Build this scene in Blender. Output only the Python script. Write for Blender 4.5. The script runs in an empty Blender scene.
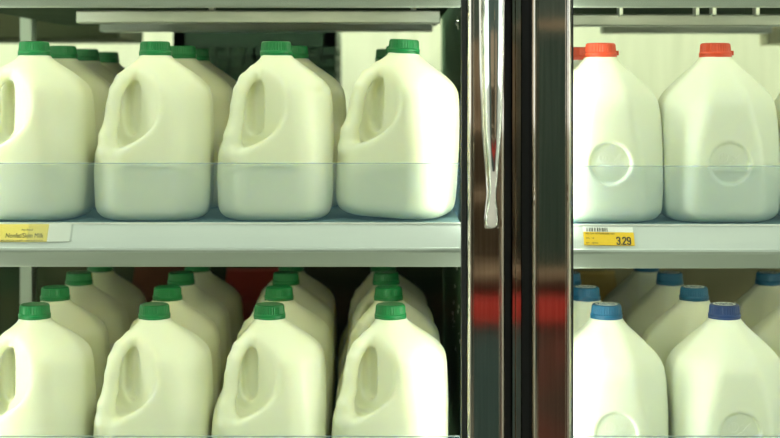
import bpy, bmesh, math, random
import numpy as np
from mathutils import Matrix, Vector
random.seed(4)
PI = math.pi
sc = bpy.context.scene
COL = sc.collection
CZ = 1.40                 # eye height; z values below are given relative to it with Z()
F = 1400.0                # focal length in pixels of a 780 px wide frame


def Z(z):
    return CZ + z


def X(px, d):
    return (px - 390.0) / F * d


# ------------------------------------------------------------------ materials
def mat(name, color=(.8, .8, .8), rough=.5, metal=0.0, **kw):
    m = bpy.data.materials.new(name)
    m.use_nodes = True
    b = m.node_tree.nodes['Principled BSDF']
    b.inputs['Base Color'].default_value = (*color, 1)
    b.inputs['Roughness'].default_value = rough
    b.inputs['Metallic'].default_value = metal
    for k, v in kw.items():
        b.inputs[k.replace('_', ' ')].default_value = v
    return m


def noisy(m, c1, c2, scale=20, stretch=(1, 1, 1), lo=.35, hi=.65, detail=4, bump=0.0, rough=None):
    nt = m.node_tree
    b = nt.nodes['Principled BSDF']
    tc = nt.nodes.new('ShaderNodeTexCoord')
    mp = nt.nodes.new('ShaderNodeMapping')
    mp.inputs['Scale'].default_value = stretch
    nz = nt.nodes.new('ShaderNodeTexNoise')
    nz.inputs['Scale'].default_value = scale
    nz.inputs['Detail'].default_value = detail
    cr = nt.nodes.new('ShaderNodeValToRGB')
    cr.color_ramp.elements[0].position = lo
    cr.color_ramp.elements[1].position = hi
    cr.color_ramp.elements[0].color = (*c1, 1)
    cr.color_ramp.elements[1].color = (*c2, 1)
    nt.links.new(tc.outputs['Object'], mp.inputs['Vector'])
    nt.links.new(mp.outputs['Vector'], nz.inputs['Vector'])
    nt.links.new(nz.outputs['Fac'], cr.inputs['Fac'])
    nt.links.new(cr.outputs['Color'], b.inputs['Base Color'])
    if rough:
        mr = nt.nodes.new('ShaderNodeMapRange')
        mr.inputs['To Min'].default_value, mr.inputs['To Max'].default_value = rough
        nt.links.new(nz.outputs['Fac'], mr.inputs['Value'])
        nt.links.new(mr.outputs['Result'], b.inputs['Roughness'])
    if bump:
        bp = nt.nodes.new('ShaderNodeBump')
        bp.inputs['Strength'].default_value = bump
        bp.inputs['Distance'].default_value = .002
        nt.links.new(nz.outputs['Fac'], bp.inputs['Height'])
        nt.links.new(bp.outputs['Normal'], b.inputs['Normal'])
    return m


def milk_mat(name, color):
    m = mat(name, color, .38)
    b = m.node_tree.nodes['Principled BSDF']
    b.inputs['Subsurface Weight'].default_value = .55
    b.inputs['Subsurface Radius'].default_value = (1.0, .9, .5)
    b.inputs['Subsurface Scale'].default_value = .016
    b.inputs['Specular IOR Level'].default_value = .35
    noisy(m, tuple(c * .975 for c in color), color, 9, (1, 1, 1), .3, .6)
    return m


def emit(name, color, s):
    m = bpy.data.materials.new(name)
    m.use_nodes = True
    nt = m.node_tree
    nt.nodes.remove(nt.nodes['Principled BSDF'])
    e = nt.nodes.new('ShaderNodeEmission')
    e.inputs['Color'].default_value = (*color, 1)
    e.inputs['Strength'].default_value = s
    nt.links.new(e.outputs[0], nt.nodes['Material Output'].inputs['Surface'])
    return m


def clear(name, tint, milky, milk_col=(.8, .85, .85), gloss=.04):
    """thin clear sheet: see-through, faintly milky, faintly shiny"""
    m = bpy.data.materials.new(name)
    m.use_nodes = True
    nt = m.node_tree
    nt.nodes.remove(nt.nodes['Principled BSDF'])
    t = nt.nodes.new('ShaderNodeBsdfTransparent')
    t.inputs['Color'].default_value = (*tint, 1)
    d = nt.nodes.new('ShaderNodeBsdfDiffuse')
    d.inputs['Color'].default_value = (*milk_col, 1)
    g = nt.nodes.new('ShaderNodeBsdfGlossy')
    g.inputs['Roughness'].default_value = .04
    a = nt.nodes.new('ShaderNodeMixShader')
    a.inputs[0].default_value = milky
    nt.links.new(t.outputs[0], a.inputs[1])
    nt.links.new(d.outputs[0], a.inputs[2])
    c = nt.nodes.new('ShaderNodeMixShader')
    c.inputs[0].default_value = gloss
    nt.links.new(a.outputs[0], c.inputs[1])
    nt.links.new(g.outputs[0], c.inputs[2])
    nt.links.new(c.outputs[0], nt.nodes['Material Output'].inputs['Surface'])
    return m


M = {}
M['milk'] = milk_mat('milk_jug_plastic', (.885, .895, .71))
M['milk_cool'] = milk_mat('milk_jug_plastic_cool', (.85, .885, .75))
M['mark'] = mat('moulded_mark_plastic', (.88, .90, .80), .5)
M['green_cap'] = mat('green_cap_plastic', (.005, .20, .055), .38)
M['red_cap'] = mat('red_cap_plastic', (.68, .075, .03), .38)
M['blue_cap'] = mat('blue_cap_plastic', (.008, .115, .25), .38)
M['navy_cap'] = mat('dark_blue_cap_plastic', (.02, .06, .22), .38)
M['print_white'] = mat('cap_print_white', (.75, .8, .78), .5)
M['print_dark'] = mat('print_ink', (.03, .035, .03), .6)
M['navy'] = mat('cap_print_navy', (.03, .07, .2), .5)
M['rail'] = noisy(mat('grey_enamel_rail', (.36, .41, .36), .35), (.33, .37, .33), (.39, .44, .39), 6, (.3, 4, 4))
M['channel'] = noisy(mat('price_channel_plastic', (.6, .66, .66), .25), (.57, .62, .62), (.64, .69, .68), 8, (.3, 4, 4))
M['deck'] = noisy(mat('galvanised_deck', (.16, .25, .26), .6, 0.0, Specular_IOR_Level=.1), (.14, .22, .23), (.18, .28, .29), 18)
M['beam'] = noisy(mat('galvanised_beam', (.5, .54, .5), .35, .6), (.40, .45, .42), (.58, .62, .58), 9, (1, 6, 6))
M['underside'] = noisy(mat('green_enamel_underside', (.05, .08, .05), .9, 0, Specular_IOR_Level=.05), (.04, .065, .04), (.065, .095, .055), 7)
M['fence'] = clear('clear_fence_plastic', (.955, .962, .972), .06, (.30, .58, .80), .01)
M['fence_edge'] = clear('clear_fence_edge', (.75, .88, .9), .3, (.75, .85, .88), .08)
M['glass'] = clear('door_glass', (.95, .975, .93), .0005, (.8, .9, .85), .004)
M['holder'] = clear('tag_holder_plastic', (.985, .99, .985), .04, (.85, .9, .88), .05)
M['chrome'] = noisy(mat('bronze_toned_chrome', (.62, .57, .49), .1, 1.0), (.50, .46, .39), (.66, .61, .54), 60,
                    (6, 6, .12), .3, .7, rough=(.03, .08))
M['bright_chrome'] = noisy(mat('polished_chrome', (.85, .87, .85), .05, 1.0), (.78, .8, .78), (.88, .9, .88), 30, (4, 4, .2))
M['black'] = mat('black_rubber', (.008, .012, .010), .6)
M['divider'] = noisy(mat('green_enamel_divider', (.05, .11, .065), .9, 0, Specular_IOR_Level=.05), (.045, .10, .055), (.065, .125, .075), 5)
M['frost'] = mat('frost', (.75, .85, .80), .8)
M['wall'] = noisy(mat('cream_wall_panel', (.82, .83, .68), .6), (.76, .78, .63), (.86, .87, .73), 5, (9, 1, .5))
M['white_wall'] = mat('white_wall_paint', (.8, .82, .74), .6)
M['floor'] = noisy(mat('beige_floor_tile', (.55, .52, .44), .4), (.50, .47, .39), (.6, .56, .48), 6)
M['ceiling'] = mat('ceiling_tile', (.75, .77, .72), .8)
M['store_wall'] = noisy(mat('dark_green_store_wall', (.05, .085, .07), .6), (.03, .06, .05), (.08, .11, .085), 3)
M['crate'] = mat('dark_green_crate_plastic', (.012, .045, .022), .5)
M['crate_liner'] = mat('dark_green_crate_liner', (.035, .09, .045), .6)
M['panel_dark'] = noisy(mat('dark_olive_panel', (.045, .06, .035), .9, 0, Specular_IOR_Level=.05), (.03, .05, .03), (.07, .075, .045), 6)
M['shade_tan'] = noisy(mat('tan_shade_panel', (.36, .33, .2), .6), (.30, .27, .16), (.42, .38, .24), 4)  # tan stands in for the shaded cream wall low behind the right shelf
M['steel'] = mat('grey_steel', (.42, .47, .45), .35, .7)
M['yellow'] = noisy(mat('yellow_tag_card', (.86, .56, .02), .5), (.84, .54, .018), (.88, .58, .025), 30)
M['pale_yellow'] = noisy(mat('pale_yellow_tag_card', (.86, .70, .16), .45), (.84, .67, .13), (.88, .73, .2), 30)
M['paper'] = mat('white_tag_card', (.82, .84, .82), .5)
M['red_carton'] = noisy(mat('red_carton_card', (.45, .05, .03), .5), (.40, .04, .025), (.5, .06, .035), 8)
M['brown_carton'] = noisy(mat('brown_carton_card', (.2, .07, .035), .6), (.15, .05, .025), (.25, .09, .045), 8)
M['tan_carton'] = noisy(mat('tan_carton_card', (.6, .42, .12), .5), (.50, .33, .08), (.7, .52, .2), 14)
M['cream'] = mat('cream_plastic', (.75, .70, .48), .5)
M['gondola'] = noisy(mat('brown_gondola_steel', (.32, .23, .14), .5), (.24, .16, .10), (.42, .31, .2), 5, (3, 1, 1))
M['case_green'] = mat('dark_green_case', (.018, .04, .03), .5)
M['gondola_maroon'] = noisy(mat('dark_maroon_base', (.12, .03, .02), .5), (.06, .03, .02), (.16, .03, .02), 6)
M['gondola_red'] = mat('red_bumper', (.42, .022, .014), .5)
M['gondola_dark'] = mat('dark_teal_base', (.035, .075, .075), .5)
M['tube'] = emit('fluorescent_tube', (.96, 1.0, .86), 14.0)
M['lamp'] = emit('ceiling_lamp_diffuser', (.97, 1.0, .94), 20.0)
M['strip'] = emit('added_shelf_fill', (1.0, 1.0, .74), 5.0)  # added fill light under the shelves, hidden by the front rail
M['deep_strip'] = emit('added_deep_shelf_fill', (1.0, .97, .62), 4.2)  # added fill, yellower, for the jugs further back
M['side_glow'] = emit('added_side_glow', (.9, .97, .95), 1.8)  # glow added at the aisle ends for bright lines on the chrome

# ------------------------------------------------------------------ mesh tools


def link(o, parent=None):
    COL.objects.link(o)
    if parent is not None:
        o.parent = parent
    return o


def obj(name, bm, m, parent=None, smooth=False, bevel=0.0):
    me = bpy.data.meshes.new(name)
    bmesh.ops.recalc_face_normals(bm, faces=bm.faces)
    bm.to_mesh(me)
    bm.free()
    for p in me.polygons:
        p.use_smooth = smooth
    me.materials.append(M[m] if isinstance(m, str) else m)
    o = bpy.data.objects.new(name, me)
    if bevel:
        md = o.modifiers.new('bevel', 'BEVEL')
        md.width = bevel
        md.segments = 3
        md.limit_method = 'ANGLE'
    return link(o, parent)


def tag(o, label, cat, group=None):
    o['label'] = label
    o['category'] = cat
    if group:
        o['group'] = group
    return o


def struct(o):
    o['kind'] = 'structure'
    return o


def thing(name, label, cat, loc=(0, 0, 0), rz=0.0, group=None):
    o = bpy.data.objects.new(name, None)
    o.empty_display_size = .05
    o.location = loc
    o.rotation_euler = (0, 0, rz)
    return tag(link(o), label, cat, group)


def box(bm, x0, x1, y0, y1, z0, z1):
    vs = [bm.verts.new((x, y, z)) for z in (z0, z1) for y in (y0, y1) for x in (x0, x1)]
    for f in ((0, 2, 3, 1), (4, 5, 7, 6), (0, 1, 5, 4), (2, 6, 7, 3), (0, 4, 6, 2), (1, 3, 7, 5)):
        bm.faces.new([vs[i] for i in f])
    return vs


def boxes(*args):
    bm = bmesh.new()
    for a in args:
        box(bm, *a)
    return bm


def lathe(prof, n=48, ribs=None):
    """prof: (r, z) from bottom to top; ribs = (count, depth, first row, last row)"""
    bm = bmesh.new()
    rings = []
    for i, (r, z) in enumerate(prof):
        ring = []
        for k in range(n):
            a = 2 * PI * k / n
            rr = r
            if ribs and ribs[2] <= i <= ribs[3] and k % 2:
                rr -= ribs[1]
            ring.append(bm.verts.new((rr * math.cos(a), rr * math.sin(a), z)))
        rings.append(ring)
    for a, b in zip(rings, rings[1:]):
        for k in range(n):
            bm.faces.new((a[k], a[(k + 1) % n], b[(k + 1) % n], b[k]))
    bm.faces.new(rings[-1])
    bm.faces.new(rings[0][::-1])
    return bm


def extrude_x(prof, x0, x1):
    """closed (y, z) outline swept along x"""
    bm = bmesh.new()
    a = [bm.verts.new((x0, y, z)) for y, z in prof]
    b = [bm.verts.new((x1, y, z)) for y, z in prof]
    n = len(prof)
    for i in range(n):
        bm.faces.new((a[i], a[(i + 1) % n], b[(i + 1) % n], b[i]))
    bm.faces.new(a)
    bm.faces.new(b[::-1])
    return bm


def extrude_z(prof, z0, z1):
    bm = bmesh.new()
    a = [bm.verts.new((x, y, z0)) for x, y in prof]
    b = [bm.verts.new((x, y, z1)) for x, y in prof]
    n = len(prof)
    for i in range(n):
        bm.faces.new((a[i], a[(i + 1) % n], b[(i + 1) % n], b[i]))
    bm.faces.new(a)
    bm.faces.new(b[::-1])
    return bm


def text_mesh(name, body, size, m, parent, loc, rot, sx=1.0, align='LEFT', bold=0.0, depth=.0001):
    cu = bpy.data.curves.new(name + '_font', 'FONT')
    cu.body = body
    cu.size = size
    cu.align_x = align
    cu.extrude = depth
    cu.offset = bold
    tmp = bpy.data.objects.new(name + '_tmp', cu)
    COL.objects.link(tmp)
    bpy.context.view_layer.update()
    dg = bpy.context.evaluated_depsgraph_get()
    me = bpy.data.meshes.new_from_object(tmp.evaluated_get(dg))
    bpy.data.objects.remove(tmp)
    bpy.data.curves.remove(cu)
    me.name = name
    me.materials.clear()
    me.materials.append(M[m])
    o = bpy.data.objects.new(name, me)
    o.location = loc
    o.rotation_euler = rot
    o.scale = (sx, 1, 1)
    return link(o, parent)


# ------------------------------------------------------------------ the jugs, as implicit surfaces (millimetres)
def smax(a, b, k):
    h = np.clip(.5 + .5 * (a - b) / k, 0, 1)
    return b * (1 - h) + a * h + k * h * (1 - h)


def smin(a, b, k):
    return -smax(-a, -b, k)


def jug_field(kind):
    st = 2.4
    xs = np.arange(-84, 84.1, st)
    zs = np.arange(-7, 217, st)
    x, y, z = np.meshgrid(xs, xs, zs, indexing='ij')
    if kind == 'handle':
        zp = [0, 14, 40, 95, 130, 150, 163, 174, 188, 197, 204, 216]
        hp = [66, 71, 72.5, 73, 72.5, 71.5, 69, 61, 43, 29, 22, 17]
        pp = [38, 41, 42, 41, 35, 33, 31, 27, 19, 13, 10, 9]
    else:
        zp = [0, 14, 40, 95, 130, 147, 160, 172, 187, 197, 204, 216]
        hp = [66, 71, 72.5, 73, 72.5, 71, 65, 53, 37, 25.5, 21.5, 17]
        pp = [39, 42, 42, 37, 29, 25, 22, 19, 15, 11, 9, 8]
    h = np.interp(z, zp, hp)
    p = np.interp(z, zp, pp)
    ker = np.ones(5) / 5                       # soften the kinks of the profile
    hz = np.convolve(np.pad(np.interp(zs, zp, hp), 2, 'edge'), ker, 'valid')
    pz = np.convolve(np.pad(np.interp(zs, zp, pp), 2, 'edge'), ker, 'valid')
    h = np.broadcast_to(hz, x.shape)
    p = np.broadcast_to(pz, x.shape)
    ax, ay = np.abs(x), np.abs(y)
    sq = smax(ax, ay, 6) - h
    dia = (ax + ay) / math.sqrt(2) - (h + p) / math.sqrt(2)
    d = smax(sq, dia, 13 if kind == 'handle' else 6)
    d = d * .82
    d = smax(d, -z, 14)
    d = smax(d, z - 203, 4)
    rr = np.sqrt(x * x + y * y)
    neck = np.maximum(rr - 19.0, np.abs(z - 203) - 10)
    d = smin(d, neck, 5)
    ring = np.sqrt((rr - 19.5) ** 2 + (z - 203.5) ** 2) - 2.0
    d = smin(d, ring, 1.5)
    # handle corner: front left for the handle jugs, back right for the others
    if kind == 'handle':
        u, v = x, y
    else:
        u, v = -x, -y
    rad = -(u + v) / math.sqrt(2)
    tan = (u - v) / math.sqrt(2)
    ta = np.abs(tan)
    if kind == 'handle':
        # the side wall beside the grip stands in from the base
        hl = np.interp(z, [60, 92, 115, 145, 160, 175, 190, 200], [80, 72, 58, 52, 46, 38, 29, 24])
        d = smax(d, (-x - hl) * .85, 9)
    # flat cut across the corner behind the handle, bounded by an ellipse
    ell = (np.sqrt((ta / 56) ** 2 + ((z - 142) / 54) ** 2) - 1) * 50
    cut = smax(37 - rad, ell, 8)
    d = smax(d, -cut, 11)
    # groove behind the grip
    zc = np.clip(z, 121, 160) - z
    gr = smax(np.sqrt(ta ** 2 + zc ** 2) - 15.5, 24 - rad, 6)
    d = smax(d, -gr, 4)
    # the grip: a tube in the plane of the corner
    path = [(16, 192), (36, 184), (51, 174), (60, 160), (64.5, 142), (67, 122), (73, 104), (72, 84), (55, 66)]
    wid = [9, 9, 9, 9, 9, 9.5, 11, 14, 14]
    g = np.full(d.shape, 1e3)
    for (a0, b0), (a1, b1), w0, w1 in zip(path, path[1:], wid, wid[1:]):
        L2 = (a1 - a0) ** 2 + (b1 - b0) ** 2
        t = np.clip(((rad - a0) * (a1 - a0) + (z - b0) * (b1 - b0)) / L2, 0, 1)
        q = np.sqrt((rad - a0 - t * (a1 - a0)) ** 2 + (z - b0 - t * (b1 - b0)) ** 2 + tan ** 2)
        g = smin(g, q - (w0 + t * (w1 - w0)), 2.5)
    d = smin(d, g, 7)
    if kind != 'handle':
        # round embossed dish in the front face
        q = np.sqrt((x) ** 2 + (z - 74) ** 2)
        dish = smax(q - 25, (y + 69.4), 1.0)
        d = smax(d, -dish, 3.2)
        lip = np.sqrt((q - 27.5) ** 2 + (y + 72.0) ** 2) - 1.6
        d = smin(d, lip, 2.5)
    return d, xs, xs, zs


def surface_nets(d, xs, ys, zs):
    s = d < 0
    nx, ny, nz = d.shape
    c = np.zeros((nx - 1, ny - 1, nz - 1), int)
    corners = [(i, j, k) for i in (0, 1) for j in (0, 1) for k in (0, 1)]
    for i, j, k in corners:
        c += s[i:nx - 1 + i, j:ny - 1 + j, k:nz - 1 + k]
    act = (c > 0) & (c < 8)
    idx = -np.ones(c.shape, int)
    cells = np.argwhere(act)
    idx[act] = np.arange(len(cells))
    acc = np.zeros((len(cells), 3))
    cnt = np.zeros(len(cells))
    vals = {q: d[cells[:, 0] + q[0], cells[:, 1] + q[1], cells[:, 2] + q[2]] for q in corners}
    for a in corners:
        for ax in range(3):
            if a[ax] == 0:
                b = list(a)
                b[ax] = 1
                b = tuple(b)
                va, vb = vals[a], vals[b]
                m = (va < 0) != (vb < 0)
                t = np.where(m, va / np.where(m, va - vb, 1), 0)
                pnt = np.array(a, float)[None, :].repeat(len(cells), 0)
                pnt[:, ax] += t
                acc[m] += pnt[m]
                cnt[m] += 1
    pos = cells + acc / cnt[:, None]
    st = np.array([xs[1] - xs[0], ys[1] - ys[0], zs[1] - zs[0]])
    pos = pos * st + np.array([xs[0], ys[0], zs[0]])
    faces = []
    for ax in range(3):
        o1, o2 = [(1, 2), (2, 0), (0, 1)][ax]
        sl0 = [slice(None)] * 3
        sl1 = [slice(None)] * 3
        sl0[ax] = slice(0, -1)
        sl1[ax] = slice(1, None)
        A, B = s[tuple(sl0)], s[tuple(sl1)]
        e = np.argwhere(A != B)
        ok = (e[:, o1] > 0) & (e[:, o2] > 0) & (e[:, o1] < d.shape[o1] - 1) & (e[:, o2] < d.shape[o2] - 1)
        e = e[ok]
        flip = ~A[e[:, 0], e[:, 1], e[:, 2]]
        u1 = np.zeros(3, int)
        u1[o1] = 1
        u2 = np.zeros(3, int)
        u2[o2] = 1
        q = [idx[tuple((e - a).T)] for a in (u1 + u2, u2, 0 * u1, u1)]
        q = np.stack(q, 1)
        q[flip] = q[flip][:, ::-1]
        faces.append(q)
    return pos, np.concatenate(faces)


def jug_mesh(kind):
    v, f = surface_nets(*jug_field(kind))
    me = bpy.data.meshes.new('jug_body')
    me.from_pydata((v / 1000).tolist(), [], f.tolist())
    me.update()
    # one light relaxation keeps the blow-moulded surface even
    bm = bmesh.new()
    bm.from_mesh(me)
    for _ in range(2):
        bmesh.ops.smooth_vert(bm, verts=bm.verts, factor=.4, use_axis_x=True, use_axis_y=True, use_axis_z=True)
    bmesh.ops.recalc_face_normals(bm, faces=bm.faces)
    bm.to_mesh(me)
    bm.free()
    me.shade_smooth()
    zmin = min(p.co.z for p in me.vertices)
    for p in me.vertices:
        p.co.z -= zmin
    return me


CAP_PROF = [(.0196, .2075), (.0206, .208), (.0206, .2105), (.0199, .2112), (.0196, .2120), (.0190, .2195), (.0189, .2205), (.0183, .2222),
            (.0168, .2232), (.0150, .2232)]


def make_jug(kind, m, cap_m, name='milk_jug'):
    root = bpy.data.objects.new(name, None)
    root.empty_display_size = .05
    link(root)
    body = bpy.data.objects.new('jug_body', MESH[kind])
    link(body, root)
    cap = obj('cap', lathe(CAP_PROF, 72, (36, .0006, 4, 6)), cap_m, root, smooth=False)
    prof = [(.0185, .2048), (.0204, .2050), (.0204, .2074), (.0185, .2076)]
    obj('tamper_ring', lathe(prof, 48), cap_m, cap, smooth=False)
    if kind == 'dish':
        # raised marks moulded in the dish
        bm = bmesh.new()

        def stroke(pts, w=.0008):
            for (a, b), (c, e) in zip(pts, pts[1:]):
                dx, dz = c - a, e - b
                L = math.hypot(dx, dz) or 1
                nx_, nz_ = -dz / L * w, dx / L * w
                vs = []
                for yy in (-.0702, -.0680):
                    for (px_, pz_) in ((a + nx_, b + nz_), (a - nx_, b - nz_), (c - nx_, e - nz_), (c + nx_, e + nz_)):
                        vs.append(bm.verts.new((px_ / 1, yy, pz_)))
                for fc in ((0, 1, 2, 3), (7, 6, 5, 4), (0, 4, 5, 1), (1, 5, 6, 2), (2, 6, 7, 3), (3, 7, 4, 0)):
                    bm.faces.new([vs[i] for i in fc])
        cx, cz = -.0075, .0805
        stroke([(cx + .006 * math.cos(a * PI / 8), cz + .006 * math.sin(a * PI / 8)) for a in range(17)])
        stroke([(cx - .0015, cz - .004), (cx - .0015, cz + .004)])
        stroke([(cx + .0018, cz - .004), (cx + .0018, cz + .004)])
        stroke([(.003, .084), (.0095, .076), (.014, .0855)])
        stroke([(.0045, .076), (.012, .084)])
        stroke([(-.004, .0705), (.002, .0745), (.0025, .069), (.008, .0735)])
        stroke([(-.008, .0625), (-.008, .059), (-.004, .059)])
        stroke([(-.001, .0625), (-.001, .059), (.003, .059)])
        stroke([(.006, .0625), (.006, .059), (.010, .059)])
        obj('moulded_mark', bm, 'mark', body)
        if cap_m == 'red_cap':
            obj('cap_tab', boxes((.0188, .0225, -.004, .004, .2076, .2135)), cap_m, cap)
        else:
            d = obj('cap_print', lathe([(.0145, .2231), (.0145, .22345), (.0140, .22345)], 40), 'print_white', cap)
            bm = bmesh.new()
            for k in range(9):
                a = k * .7
                box(bm, -.011 + k * .0024, -.0095 + k * .0024, -.004 + .003 * math.sin(a * 2), .003 + .003 * math.cos(a * 3), .2234, .2237)
            box(bm, -.009, .009, -.0085, -.007, .2234, .2237)
            obj('print_mark', bm, 'navy', d)
    body.data.materials.clear()
    body.data.materials.append(M[m])
    return root


def kids(o):
    return [c for c in bpy.data.objects if c.parent is o]


def copy_tree(o):
    def rec(src, par):
        c = src.copy()
        COL.objects.link(c)
        c.parent = par
        for ch in kids(src):
            rec(ch, c)
        return c
    return rec(o, None)


MESH = {'handle': jug_mesh('handle'), 'dish': jug_mesh('dish')}

UP_L, UP_R, LOW = -.1620, -.1640, -.4985
ORD = ['front', 'second back', 'third back', 'fourth back', 'fifth back']
COLS_L = ['leftmost', 'second', 'third', 'rightmost']

protos = {}


def place_jug(kind, m, cap, x, d, z, rz, label, group, lean=0.0):
    key = (kind, cap)
    if d == 1.8 and z != LOW:            # the upper front row stands right up against the fence
        x, d = x * 1.782 / 1.8, 1.782
    if d < 1.81:
        x += .0016 if x < 0 else -.0012
    if key not in protos:
        protos[key] = make_jug(kind, m, cap)
        r = protos[key]
    else:
        r = copy_tree(protos[key])
    r.location = (x, d, Z(z) + .0004 + abs(math.sin(lean)) * .060)
    r.rotation_euler = (0, lean, rz)
    tag(r, label, 'milk jug', group)
    return r


R = math.radians
# upper left shelf (x, depth, turn, lean)
upper_left = [
    [(-.459, 1.800, -2, 0), (-.458, 1.957, 3, 0), (-.459, 2.112, -3, 0), (-.459, 2.266, 0, 0)],
    [(-.3035, 1.800, 2, 0), (-.291, 1.957, -2, 0), (-.2925, 2.112, 0, 0)],
    [(-.1480, 1.800, 2, 0), (-.134, 1.957, 0, 0)],
    [(.0080, 1.788, -14, 3.0), (.0135, 1.957, 1, 0), (-.002, 2.112, 0, 0)],
]
lookU = ['its handle cut off by the photo edge', 'pale handle left of its middle', 'beside the big gap', 'leaning and turned, handle outlined at its left']
for ci, col in enumerate(upper_left):
    for ri, (x, d, a, ln) in enumerate(col):
        lab = ('green-capped milk jug, %s in the %s row from the left, upper left shelf' % (ORD[ri], COLS_L[ci])
               if ci in (1, 2) else 'green-capped milk jug, %s in the %s row of the upper left shelf' % (ORD[ri], COLS_L[ci]))
        if ci == 3 and ri == 0:
            lab = 'green-capped milk jug leaning beside the door frame, front of the upper left shelf'
        place_jug('handle', 'milk', 'green_cap', x, d, UP_L, R(a), lab, 'green-capped jugs on the upper left shelf', R(ln))
# lower left shelf
lower_left = [
    [(-.4585, 1.800, -2), (-.468, 1.957, 3), (-.469, 2.112, -3), (-.469, 2.266, 2)],
    [(-.3045, 1.800, 0), (-.311, 1.957, 3), (-.315, 2.112, -2), (-.312, 2.266, 0)],
    [(-.1565, 1.800, 3), (-.155, 1.957, -3), (-.157, 2.112, 2), (-.160, 2.266, 0)],
    [(-.0010, 1.800, -6), (-.002, 1.957, -2), (-.006, 2.112, 2), (-.011, 2.266, 0)],
]
for ci, col in enumerate(lower_left):
    for ri, (x, d, a) in enumerate(col):
        lab = ('green-capped milk jug, %s in the %s row from the left, lower left shelf' % (ORD[ri], COLS_L[ci])
               if ci in (1, 2) else 'green-capped milk jug, %s in the %s row of the lower left shelf' % (ORD[ri], COLS_L[ci]))
        place_jug('handle', 'milk', 'green_cap', x, d, LOW, R(a), lab, 'green-capped jugs on the lower left shelf')
# upper right shelf
for x, d, a, lab in (
        (.2720, 1.800, 1, 'red-capped milk jug at the front, right beside the door frame'),
        (.2650, 1.957, 0, 'red-capped milk jug hidden behind another, only cap edge showing by the frame'),
        (.4195, 1.800, 1, 'red-capped milk jug with its round dish facing out, whole in view'),
        (.5715, 1.800, -1, 'milk jug cut off by the right photo edge beside the red-capped jugs')):
    place_jug('dish', 'milk_cool', 'red_cap', x, d, UP_R, R(a), lab, 'red-capped jugs on the upper right shelf')
# lower right shelf
for x, d, a, lab in (
        (.2795, 1.800, 1, 'blue-capped milk jug at the front, beside the door frame, lower right shelf'),
        (.2735, 1.957, 0, 'blue-capped milk jug second back beside the door frame'),
        (.2680, 2.112, 2, 'blue-capped milk jug third back beside the door frame, cap edge showing'),
        (.4310, 1.800, 2, 'dark blue-capped milk jug, front of the middle row, lower right shelf'),
        (.4250, 1.957, -2, 'blue-capped milk jug second back in the middle row, lower right shelf'),
        (.4220, 2.112, 0, 'blue-capped milk jug third back in the middle row, lower right shelf'),
        (.4150, 2.266, 0, 'blue-capped milk jug last in the middle row, cap under the shelf lip'),
        (.5740, 1.957, 0, 'milk jug shoulder at the right photo edge, lower right shelf'),
        (.5720, 2.112, 0, 'blue-capped milk jug far back by the right photo edge, lower shelf')):
    place_jug('dish', 'milk_cool', 'navy_cap' if lab.startswith('dark') else 'blue_cap', x, d, LOW, R(a), lab, 'blue-capped jugs on the lower right shelf')

# ------------------------------------------------------------------ shelves
SL0, SL1 = -.609, .0855        # decks
SR0, SR1 = .135, .98
LIP = {SL0: (-.512, .0855), SR0: (.2165, .815)}   # lips stop short of the lamp tubes
BACK = 2.62


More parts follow.
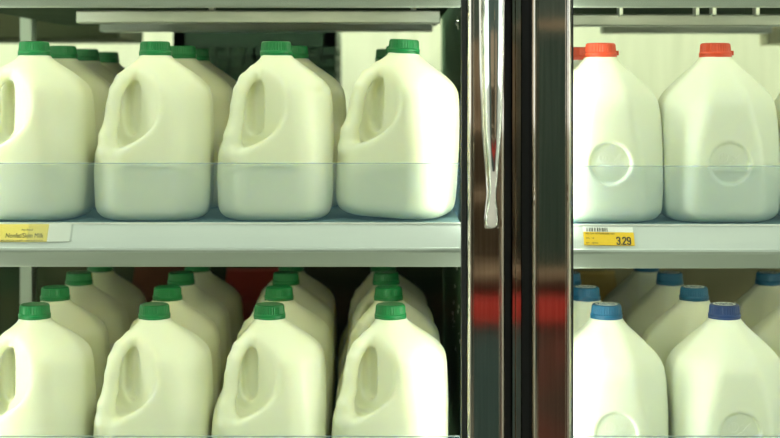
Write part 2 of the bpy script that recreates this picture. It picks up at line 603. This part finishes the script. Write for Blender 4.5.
def make_shelf(name, label, x0, x1, deck, fence_top, beams, back=None, strip=True, block=False):
    t = thing(name, label, 'shelf', ((x0 + x1) / 2, 1.7, Z(deck)))
    ox, oy, oz = t.location

    def P(n, bm, m, par=t, **k):
        bmesh.ops.translate(bm, verts=bm.verts, vec=(-ox, -oy, -oz))
        return obj(n, bm, m, par, **k)
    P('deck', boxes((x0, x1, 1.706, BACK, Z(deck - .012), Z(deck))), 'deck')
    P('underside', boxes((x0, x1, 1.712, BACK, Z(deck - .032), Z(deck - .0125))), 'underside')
    l0, l1 = LIP[x0]
    # upper lip: sloped price channel
    q = deck
    ch = [(1.706, q - .001), (1.6985, q - .001), (1.6965, q - .001), (1.680, q - .0265), (1.6785, q - .0272),
          (1.6765, q - .0275), (1.6765, q - .0300), (1.690, q - .0300), (1.706, q - .012)]
    P('price_channel', extrude_x([(a, Z(b)) for a, b in ch], l0, l1), 'channel')
    P('lip_highlight', boxes((l0, l1, 1.6955, 1.6985, Z(q - .0008), Z(q + .0014))), 'paper')  # white strip paints the highlight along the top of the lip
    fr = [(1.6775, q - .0302), (1.6775, q - .033), (1.689, q - .0500), (1.691, q - .0515), (1.711, q - .0515), (1.711, q - .0302)]
    P('front_rail', extrude_x([(a, Z(b)) for a, b in fr], l0, l1), 'rail')
    if fence_top is not None:
        f = P('clear_fence', boxes((l0 + .002, l1 - .001, 1.7005, 1.7025, Z(deck + .0016), Z(fence_top - .0011))), 'fence')
        P('fence_edge', boxes((l0 + .002, l1 - .001, 1.7005, 1.7025, Z(fence_top - .001), Z(fence_top))), 'fence_edge', f)
    if back:
        P('back_panel', boxes((x0 - (.2 if x0 < 0 else 0), x1 + (.0145 if x0 < 0 else 0), BACK + .0005, BACK + .010, Z(deck - .03), Z(deck + .29))), back)  # added panel, toned to give the dimness behind the lower shelves
    for (a, b, y0, y1, z0, z1) in beams:
        P('cross_beam', boxes((a, b, y0, y1, Z(z0), Z(z1))), 'beam', bevel=.002)
    if strip:
        P('fill_light_strip', boxes((l0 + .02, l1 - .02, 1.716, 1.728, Z(deck - .040), Z(deck - .0325))), 'strip')  # added fill light over the front jugs, out of view
    if strip and deck > 0:
        P('fill_light_strip', boxes((l0 + .02, l1 - .02, 1.838, 1.850, Z(deck - .0385), Z(deck - .0325))), 'deep_strip')  # second added fill, brightens the upper back rows
    if strip and deck < 0:
        P('fill_light_strip', boxes((l0 + .02, l1 - .02, 1.90, 1.914, Z(deck - .040), Z(deck - .0325))), 'deep_strip')  # second added fill, brightens the lower back rows
    if block:
        P('end_block', boxes((X(762, 2.6), X(800, 2.6), 2.56, 2.619, Z(.083), Z(.1195))), 'cream', bevel=.003)['label'] = 'small cream block under the shelf'
    return t


TOP = .1520
make_shelf('shelf', 'upper left shelf holding green-capped jugs, yellow milk tag on lip', SL0, SL1, UP_L, -.0886, [])
make_shelf('shelf', 'upper right shelf holding red-capped jugs, 3.29 tag on lip', SR0, SR1, UP_R, -.0920, [])
make_shelf('shelf', 'lower left shelf under green-capped jugs, only its clear fence edge showing', SL0, SL1, LOW, -.4203, [], 'panel_dark', False)
make_shelf('shelf', 'lower right shelf under blue-capped jugs, only its clear fence edge showing', SR0, SR1, LOW, -.4203, [], 'shade_tan', False)
make_shelf('shelf', 'top left shelf, steel lip along the photo top, seen from below', SL0, SL1, TOP, None,
           [(-.449, .072, 2.0, 2.03, .0955, .1138), (-.26, -.252, 2.005, 2.025, .1139, .1199), (.03, .038, 2.005, 2.025, .1139, .1199), (-.49, .072, 2.36, 2.40, .099, .1199)])
make_shelf('shelf', 'top right shelf, steel lip along the photo top, seen from below', SR0, SR1, TOP, None,
           [(SR0, SR1, 2.0, 2.03, .0915, .1085), (.25, .258, 2.005, 2.025, .1086, .1199), (.6, .608, 2.005, 2.025, .1086, .1199), (.36, .645, 2.36, 2.40, .096, .1199)] +
           [(X(p, 1.9) - .003, X(p, 1.9) + .003, 1.89, 1.91, .100, .1199) for p in (620, 696, 713, 756)], block=True)

# ------------------------------------------------------------------ uprights of the rack
bm = boxes((-.629, -.6095, 2.38, 2.41, 0, 2.3))
tag(obj('rack_upright', bm, 'steel'), 'grey steel rack upright behind the leftmost jugs', 'post')
bm = boxes((.930, .950, 2.622, 2.645, 0, 2.3))
tag(obj('rack_upright', bm, 'steel'), 'grey steel rack upright at the right end behind the shelves', 'post')

# ------------------------------------------------------------------ tags on the lips
tilt = math.atan2(.020, .0215)
# surface point and slope of the price channel between (1.692, q-.004) and (1.681, q-.0255)
n_tilt = math.atan2(.0165, .0255)


def tag_root(name, label, px0, px1, q):
    x0, x1 = X(px0, 1.684), X(px1, 1.684)
    t = thing(name, label, 'price tag', ((x0 + x1) / 2, 1.68825, Z(q - .01375)))
    t.rotation_euler = (-n_tilt, 0, 0)
    return t, (x1 - x0) / 2


def plate(n, m, par, x0, x1, z0, z1, y=-.0012, th=.0006):
    return obj(n, boxes((x0, x1, y - th, y, z0, z1)), m, par)


ROT = (PI / 2, 0, 0)
t, hw = tag_root('price_tag', 'pale yellow Nonfat/Skim Milk tag in clear holder on the upper left shelf', -18, 47, UP_L)
plate('tag_card', 'pale_yellow', t, -hw, hw, -.0088, .0148)
w = X(72, 1.684) - X(47, 1.684)
plate('tag_card_blank', 'paper', t, hw + .0002, hw + w * .9, -.0088, .0148)
plate('tag_holder', 'holder', t, hw - .024, hw + w, -.0095, .0152, y=-.0022, th=.0005)
px = X(1, 1.684) - X(0, 1.684)
text_mesh('print', 'Nonfat/Skim Milk', .0088, 'print_dark', t, (hw - 42 * px, -.00195, -.0036), ROT, .74)
text_mesh('print', 'Any Brand', .0036, 'print_dark', t, (hw - 27 * px, -.00195, .0060), ROT, .9)
text_mesh('print', 'gallon plastic jug  one gallon vitamin A and D added', .0027, 'print_dark', t, (hw - 46 * px, -.00195, -.0080), ROT, .9)

t, hw = tag_root('price_tag', 'bright yellow 3.29 price tag with barcode on the upper right shelf', 583.5, 634, UP_R)
t.rotation_euler = (-n_tilt, R(.8), 0)
plate('tag_card', 'yellow', t, -hw + .0006, hw + .0006, -.0115, .0062)
plate('tag_card_top', 'paper', t, -hw, hw, .0063, .0133)
bm = bmesh.new()
xx = -hw + .004
while xx < -hw + .031:
    wv = random.choice((.0005, .0009, .0016))
    box(bm, xx, xx + wv, -.0021, -.0019, .0068, .0118)
    xx += wv + random.choice((.0005, .0009, .0016))
obj('barcode', bm, 'print_dark', t)
DIG = {'3': [[(0, .80), (.05, .93), (.25, 1), (.75, 1), (.95, .93), (1, .80), (1, .66), (.9, .56), (.65, .52), (.4, .52)],
             [(.65, .52), (.9, .46), (1, .34), (1, .2), (.95, .07), (.75, 0), (.25, 0), (.05, .07), (0, .2)]],
       '2': [[(0, .78), (.05, .93), (.25, 1), (.75, 1), (.95, .93), (1, .78), (.95, .62), (.08, .14), (0, 0), (1, 0)]],
       '9': [[(1, .60), (.85, .48), (.6, .44), (.3, .45), (.05, .55), (0, .72), (.05, .92), (.25, 1), (.75, 1), (.95, .92), (1, .75), (1, .25),
              (.95, .07), (.75, 0), (.25, 0), (.05, .07), (0, .18)]]}
bm = bmesh.new()
H_, W_, TH = .0092, .0034, .00088
for ch_, x0 in (('3', hw - .0205), ('2', hw - .0132), ('9', hw - .0078)):
    for line in DIG[ch_]:
        pts = [(x0 + a * W_, -.0100 + b * H_) for a, b in line]
        for k, (pa, pb) in enumerate(zip(pts, pts[1:])):
            ux, uz = pb[0] - pa[0], pb[1] - pa[1]
            L = math.hypot(ux, uz)
            ux, uz = ux / L * TH, uz / L * TH
            yy = -.0020 - .000004 * k
            vs_ = [bm.verts.new((p[0] + e * ux - f * uz, yy, p[1] + e * uz + f * ux))
                   for p, e, f in ((pa, -.5, -1), (pb, .5, -1), (pb, .5, 1), (pa, -.5, 1))]
            bm.faces.new(vs_)
box(bm, hw - .01580, hw - .01440, -.0021, -.0019, -.0107, -.0092)
obj('price', bm, 'print_dark', t)
text_mesh('print', 'RED CAP  HOMOGENIZED MILK', .0026, 'print_dark', t, (-hw + .003, -.00195, .0030), ROT, .95)
text_mesh('print', 'GAL   1.0', .0026, 'print_dark', t, (-hw + .003, -.00195, -.0030), ROT, .95)
text_mesh('print', '04/1   128 OZ', .0026, 'print_dark', t, (-hw + .003, -.00195, -.0095), ROT, .95)

# ------------------------------------------------------------------ doors
Z0, Z1 = .36, 1.98        # door bottom and top, absolute


def stile(x0, x1):
    """polished stile with a rounded bead along both edges"""
    yf = 1.608
    L = [(x0, 1.648), (x0, 1.616)]
    for k in range(9):
        a = PI - k * (PI / 2) / 8
        L.append((x0 + .0045 + .0045 * math.cos(a), 1.6145 - .0065 * math.sin(a)))
    L += [(x0 + .0058, yf + .0012), (x0 + .0066, yf + .0012), (x0 + .0072, yf)]
    Rr = [(x0 + x1 - a, b) for a, b in reversed(L)]
    return extrude_z(L + Rr, Z0, Z1)


def rail(x0, x1, z0, z1):
    return boxes((x0, x1, 1.611, 1.648, z0, z1))


def handle_mesh(cx):
    bm = bmesh.new()
    zc, half = Z(.12), .278
    rings = []
    n = 60
    keys = [(0, .0080), (.012, .0082), (.04, .0066), (.07, .0042), (.10, .0050), (.14, .0066), (.20, .0096), (.345, .0122), (.5, .0130)]
    for i in range(n + 1):
        s = i / n
        e = min(s, 1 - s)
        hw_ = np.interp(e, [k[0] for k in keys], [k[1] for k in keys])
        # bow: the feet sit on the stile, the grip stands off it
        bow = np.interp(e, [0, .025, .05, .08, .11, .2, .5], [.006, .008, .014, .025, .030, .032, .032])
        th = np.interp(e, [0, .1, .16, .3, .5], [.0060, .0065, .0080, .0100, .0105])
        yc = 1.608 - bow
        z = zc - half + 2 * half * s
        ring = []
        for k in range(16):
            a = 2 * PI * k / 16
            ca, sa = math.cos(a), math.sin(a)
            px_ = hw_ * math.copysign(abs(ca) ** .9, ca)
            py_ = th * math.copysign(abs(sa) ** .95, sa)
            ring.append(bm.verts.new((cx + px_, yc + py_, z)))
        rings.append(ring)
    for a, b in zip(rings, rings[1:]):
        for k in range(16):
            bm.faces.new((a[k], a[(k + 1) % 16], b[(k + 1) % 16], b[k]))
    bm.faces.new(rings[0][::-1])
    bm.faces.new(rings[-1])
    return bm


def make_door(label, a0, a1, b0, b1, handle_x, gl0, gl1):
    t = thing('cooler_door', label, 'door', ((a0 + b1) / 2, 1.608, Z0))
    ox, oy, oz = t.location

    def P(n, bm, m, par=t, **k):
        bmesh.ops.translate(bm, verts=bm.verts, vec=(-ox, -oy, -oz))
        return obj(n, bm, m, par, **k)
    P('stile', stile(a0, a1), 'chrome')
    P('stile', stile(b0, b1), 'chrome')
    P('rail', rail(a1 + .0005, b0 - .0005, Z0, Z0 + .05), 'chrome', bevel=.003)
    P('rail', rail(a1 + .0005, b0 - .0005, Z1 - .05, Z1), 'chrome', bevel=.003)
    g = .0068
    P('gasket', boxes((a1 + .0003, gl0, 1.634, 1.652, Z0 + .051, Z1 - .051)), 'black')
    P('gasket', boxes((gl1, b0 - .0003, 1.634, 1.652, Z0 + .051, Z1 - .051)), 'black')
    P('glass', boxes((gl0 + .0002, gl1 - .0002, 1.640, 1.645, Z0 + .051, Z1 - .051)), 'glass')
    if handle_x is not None:
        P('handle', handle_mesh(handle_x), 'bright_chrome', smooth=True)
    return t


d = 1.612
make_door('left glass cooler door in polished frame with a flared chrome pull handle',
          -.558, -.513, X(467.6, d), X(505, d), X(492.8, 1.585), -.507, X(461.5, 1.634))
make_door('right glass cooler door in polished frame, no handle showing, red caps behind',
          X(532, d), X(571.3, d), .815, .858, None, X(573.4, 1.634), .809)

# mullion between the doors, frame posts beyond them, header and kick
bm = boxes((X(463, 1.66), X(572.5, 1.66), 1.6525, 1.672, .3, 2.05))
struct(obj('trim_1', bm, 'black'))
prof = []
xa, xb = X(511.2, 1.63), X(522.2, 1.63)
prof = [(xa, 1.652), (xa, 1.633), (xa + .0015, 1.630), (xa + .0042, 1.630), (xa + .0048, 1.6312), (xa + .0056, 1.630), (xb - .0015, 1.630), (xb, 1.633), (xb, 1.652)]
struct(obj('trim_2', extrude_z(prof, .3, 2.05), 'chrome'))
struct(obj('trim_3', boxes((-.700, -.510, 1.6525, 1.672, .3, 2.05)), 'black'))
struct(obj('trim_4', boxes((.812, 1.0, 1.6525, 1.672, .3, 2.05)), 'black'))
struct(obj('wall_header', boxes((-3.5, 3.5, 1.6525, 1.70, 2.051, 3.0)), 'white_wall'))
struct(obj('wall_kick', boxes((-3.5, 3.5, 1.6525, 1.70, 0, .299)), 'black'))
struct(obj('wall_front_left', boxes((-3.5, -.701, 1.6525, 1.70, .3, 2.05)), 'white_wall'))
struct(obj('wall_front_right', boxes((1.001, 3.5, 1.6525, 1.70, .3, 2.05)), 'white_wall'))


# fluorescent tubes on the inner side of every frame post
def tube(x, y, label):
    t = thing('tube_lamp', label, 'lamp', (x, y, .40), 0, 'fluorescent tubes on the door posts')
    obj('tube', lathe([(.006, 0.0), (.0075, .004), (.0075, 1.536), (.006, 1.54)], 20), 'tube', t, smooth=True)
    obj('end_cap', lathe([(.009, -.1008), (.009, .0)], 20), 'paper', t)
    obj('end_cap', lathe([(.009, 1.54), (.009, 1.56)], 20), 'paper', t)
    return t


tube(.1080, 1.692, 'white fluorescent tube behind the middle post, left side')
tube(.2060, 1.692, 'white fluorescent tube behind the middle post, right side')
tube(-.530, 1.692, 'white fluorescent tube behind the post left of the left door')
tube(.835, 1.692, 'white fluorescent tube behind the post right of the right door')

# ------------------------------------------------------------------ inside of the cooler
dv = struct(obj('wall_divider', boxes((.1010, .1150, 1.80, 2.75, .0, 2.30)), 'divider'))
bm = bmesh.new()
random.seed(9)
for k in range(60):
    yy = random.uniform(1.83, 2.3)
    zz = Z(random.choice((random.uniform(-.42, -.25), random.uniform(-.14, .0))))
    s = random.uniform(.0006, .0030)
    bmesh.ops.create_icosphere(bm, subdivisions=1, radius=s, matrix=Matrix.Translation((.1008, yy, zz)) @ Matrix.Diagonal((.3, 1.5, 1.4, 1)))
obj('frost', bm, 'frost', dv)
bm = bmesh.new()
bmesh.ops.create_uvsphere(bm, u_segments=16, v_segments=10, radius=.0045, matrix=Matrix.Translation((.0985, 2.02, Z(.0965))))
box(bm, .098, .1011, 2.012, 2.028, Z(.088), Z(.105))
obj('bolt', bm, 'bright_chrome', dv, smooth=False)

struct(obj('wall_back', boxes((-3.5, 3.5, 3.40, 3.45, 0, 3.0)), 'wall'))
struct(obj('wall_cooler_left', boxes((-1.30, -1.25, 1.701, 3.399, 0, 2.9)), 'white_wall'))
struct(obj('wall_cooler_right', boxes((1.60, 1.65, 1.701, 3.399, 0, 2.9)), 'white_wall'))


def crate(x, y, z0, label):
    t = thing('milk_crate', label, 'crate', (x, y, z0), 0, 'dark milk crates stacked behind the shelf')
    w_, h_ = .16, .278
    for s, ax in ((-1, 'y'), (1, 'y'), (-1, 'x'), (1, 'x')):
        bm = bmesh.new()
        bars = [(-w_, w_, 0, .03), (-w_, w_, h_ - .04, h_), (-w_, -w_ + .02, 0, h_), (w_ - .02, w_, 0, h_), (-.014, .014, .03, h_ - .04)]
        for k in range(1, 9):
            bars.append((-w_, w_, .03 + k * .0235 - .003, .03 + k * .0235 + .003))
        for k in range(1, 12):
            bars.append((-w_ + k * .0267 - .003, -w_ + k * .0267 + .003, .03, h_ - .04))
        for a, b, c, e in bars:
            if ax == 'y':
                box(bm, a, b, s * w_ - .005, s * w_ + .005, c, e)
            else:
                box(bm, s * w_ - .005, s * w_ + .005, a, b, c, e)
        obj('lattice_side', bm, 'crate', t)
    q = w_ - .006
    obj('liner', boxes((-q, q, -q, -q + .004, .01, h_ - .01), (-q, q, q - .004, q, .01, h_ - .01), (-q, -q + .004, -q, q, .01, h_ - .01), (q - .004, q, -q, q, .01, h_ - .01)), 'crate_liner', t)
    obj('crate_floor', boxes((-w_, w_, -w_, w_, 0, .008)), 'crate', t)
    return t


NTH = ['topmost', 'second from the top', 'third from the top', 'fourth from the top', 'lowest']
obj_d = thing('crate_dolly', 'low steel dolly under the stack of dark milk crates', 'dolly', (-.275, 3.0, 0))
obj('platform', boxes((-.17, .17, -.17, .17, .09, .118)), 'steel', obj_d)
for sx in (-.13, .13):
    for sy in (-.13, .13):
        bm = lathe([(.044, -.012), (.045, -.01), (.045, .01), (.044, .012)], 24)
        bmesh.ops.rotate(bm, verts=bm.verts, cent=(0, 0, 0), matrix=Matrix.Rotation(PI / 2, 3, 'Y'))
        bmesh.ops.translate(bm, verts=bm.verts, vec=(sx, sy, .045))
        obj('wheel', bm, 'black', obj_d)
for k in range(5):
    crate(-.275, 3.0, .1185 + k * .2825, 'dark green lattice milk crate, %s in the stack behind the left shelf' % NTH[4 - k])

# dark metal housing under the top shelf at the far left
bm = boxes((-1.0, -.520, 2.68, 2.95, Z(.098), Z(.30)))
h = thing('fan_housing', 'dark olive metal housing high behind the leftmost jugs', 'housing', (-.76, 2.8, Z(.098)), 0)
bmesh.ops.translate(bm, verts=bm.verts, vec=(.76, -2.8, -Z(.098)))
obj('shell', bm, 'panel_dark', h, bevel=.004)
bm = boxes((-.012, .012, -.01, .01, .2021, 1.5))
obj('hanger', bm, 'steel', h)

def carton(x, y, w_, h_, m, label, group=None):
    t = thing('carton', label, 'carton', (x, y, Z(LOW) + .0003), 0, group)
    obj('carton_body', boxes((-w_, w_, -w_, w_, 0, h_ * .74)), m, t, bevel=.002)
    bm = bmesh.new()
    z0, z1 = h_ * .741, h_ * .97
    vs = [bm.verts.new(p) for p in ((-w_, -w_, z0), (w_, -w_, z0), (w_, w_, z0), (-w_, w_, z0), (-w_, -.002, z1), (w_, -.002, z1), (w_, .002, z1), (-w_, .002, z1))]
    for f in ((0, 1, 5, 4), (2, 3, 7, 6), (0, 4, 7, 3), (1, 2, 6, 5), (4, 5, 6, 7), (3, 2, 1, 0)):
        bm.faces.new([vs[i] for i in f])
    obj('gable_top', bm, m, t)
    obj('top_seam', boxes((-w_, w_, -.0025, .0025, z1 + .0002, h_)), m, t)
    return t


carton(-.235, 2.42, .047, .19, 'red_carton', 'dark red carton deep between the two middle rows of lower left jugs')
carton(-.395, 2.43, .047, .20, 'brown_carton', 'dark brown carton deep between the two left rows of lower left jugs')
carton(.345, 2.43, .045, .185, 'tan_carton', 'golden tan carton deep behind the blue-capped jugs by the frame')

# ------------------------------------------------------------------ the store side
struct(obj('floor', boxes((-3.5, 3.5, -2.6, 3.45, -.05, 0)), 'floor'))
struct(obj('ceiling', boxes((-3.5, 3.5, -2.6, 3.45, 3.0, 3.05)), 'ceiling'))
struct(obj('wall_store', boxes((-3.5, 3.5, -2.65, -2.6, 0, 3.0)), 'store_wall'))
struct(obj('wall_left', boxes((-3.55, -3.5, -2.6, 3.4, 0, 3.0)), 'white_wall'))
struct(obj('wall_right', boxes((3.5, 3.55, -2.6, 3.4, 0, 3.0)), 'white_wall'))
struct(obj('glow_panel_1', boxes((-3.499, -3.48, -2.2, 1.2, 1.25, 2.6)), 'side_glow'))  # unseen glowing panel, added for chrome reflections and soft side light
struct(obj('glow_panel_2', boxes((3.48, 3.499, -2.2, 1.2, 1.25, 2.6)), 'side_glow'))  # matching glowing panel added at the other end of the aisle
for k, (x, y) in enumerate(((-1.5, -.5), (0, -.5), (1.5, -.5))):
    t = thing('ceiling_lamp', ('ceiling lamp of the aisle, left', 'ceiling lamp of the aisle, middle', 'ceiling lamp of the aisle, right')[k] + ' one of three', 'lamp',
              (x, y, 2.999), 0, 'ceiling lamps of the aisle')
    obj('lamp_frame', boxes((-.62, .62, -.2, -.155, -.05, 0), (-.62, .62, .155, .2, -.05, 0), (-.62, -.58, -.155, .155, -.05, 0), (.58, .62, -.155, .155, -.05, 0)), 'paper', t)
    obj('diffuser', boxes((-.579, .579, -.154, .154, -.045, -.02)), 'lamp', t)

g = thing('gondola', 'brown aisle shelving with a red bumper, mirrored in the door frames', 'shelving', (.4, -2.2, 0))
obj('base', boxes((-2.0, .10, -.38, .30, 0, .549)), 'gondola_dark', g)
obj('base', boxes((.1005, 2.0, -.38, .30, 0, .549)), 'gondola_maroon', g)
obj('bumper', boxes((-2.0, 2.0, .26, .33, .550, .645)), 'gondola_red', g, bevel=.01)
obj('back_panel', boxes((-2.0, 2.0, -.38, -.34, .550, 1.60)), 'gondola', g)
obj('shelf_board', boxes((-2.0, 2.0, -.339, .20, .70, .73)), 'gondola', g)
for zz in (.98, 1.24):
    obj('shelf_board', boxes((-2.0, .06, -.339, .10, zz, zz + .03)), 'gondola', g)
t = thing('display_case', 'dark green display case on the aisle shelving, mirrored in the right frame', 'display case', (.68, -2.25, .7305))
obj('case_body', boxes((-.17, .17, -.2, .2, 0, .90)), 'case_green', t, bevel=.01)
obj('case_top', boxes((-.175, .175, -.205, .205, .901, .93)), 'gondola', t)

# ------------------------------------------------------------------ back room lamp, world, camera
t = thing('ceiling_lamp', 'ceiling lamp inside the cooler behind the shelves', 'lamp', (-.2, 3.1, 2.999), 0)
obj('diffuser', boxes((-.8, .8, -.12, .12, -.05, 0)), 'lamp', t)
ld = bpy.data.lights.new('cooler_room_light', 'AREA')
ld.shape = 'RECTANGLE'
ld.size, ld.size_y = 1.6, .24
ld.energy = 28
ld.color = (.97, 1, .80)
lo = bpy.data.objects.new('cooler_room_light', ld)
lo.location = (-.2, 3.1, 2.94)
link(lo)

wd = bpy.data.worlds.new('world')
sc.world = wd
wd.use_nodes = True
wd.node_tree.nodes['Background'].inputs[0].default_value = (.8, .9, .8, 1)
wd.node_tree.nodes['Background'].inputs[1].default_value = .05

cd = bpy.data.cameras.new('camera')
cd.sensor_width = 36
cd.lens = F / 780 * 36
cd.shift_y = -(219 - 90) / 780
cd.clip_start = .05
cd.dof.use_dof = True
cd.dof.focus_distance = 1.74
cd.dof.aperture_fstop = 4.5
cam = bpy.data.objects.new('camera', cd)
cam.location = (0, 0, CZ)
cam.rotation_euler = (PI / 2, 0, 0)
link(cam)
sc.camera = cam

vs = sc.view_settings
vs.view_transform = 'Standard'
vs.look = 'None'
vs.gamma = 1
vs.use_curve_mapping = False
vs.exposure = 0.36
sc.cycles.use_denoising = True
sc.cycles.max_bounces = 12
sc.cycles.transparent_max_bounces = 24
sc.cycles.sample_clamp_indirect = 8
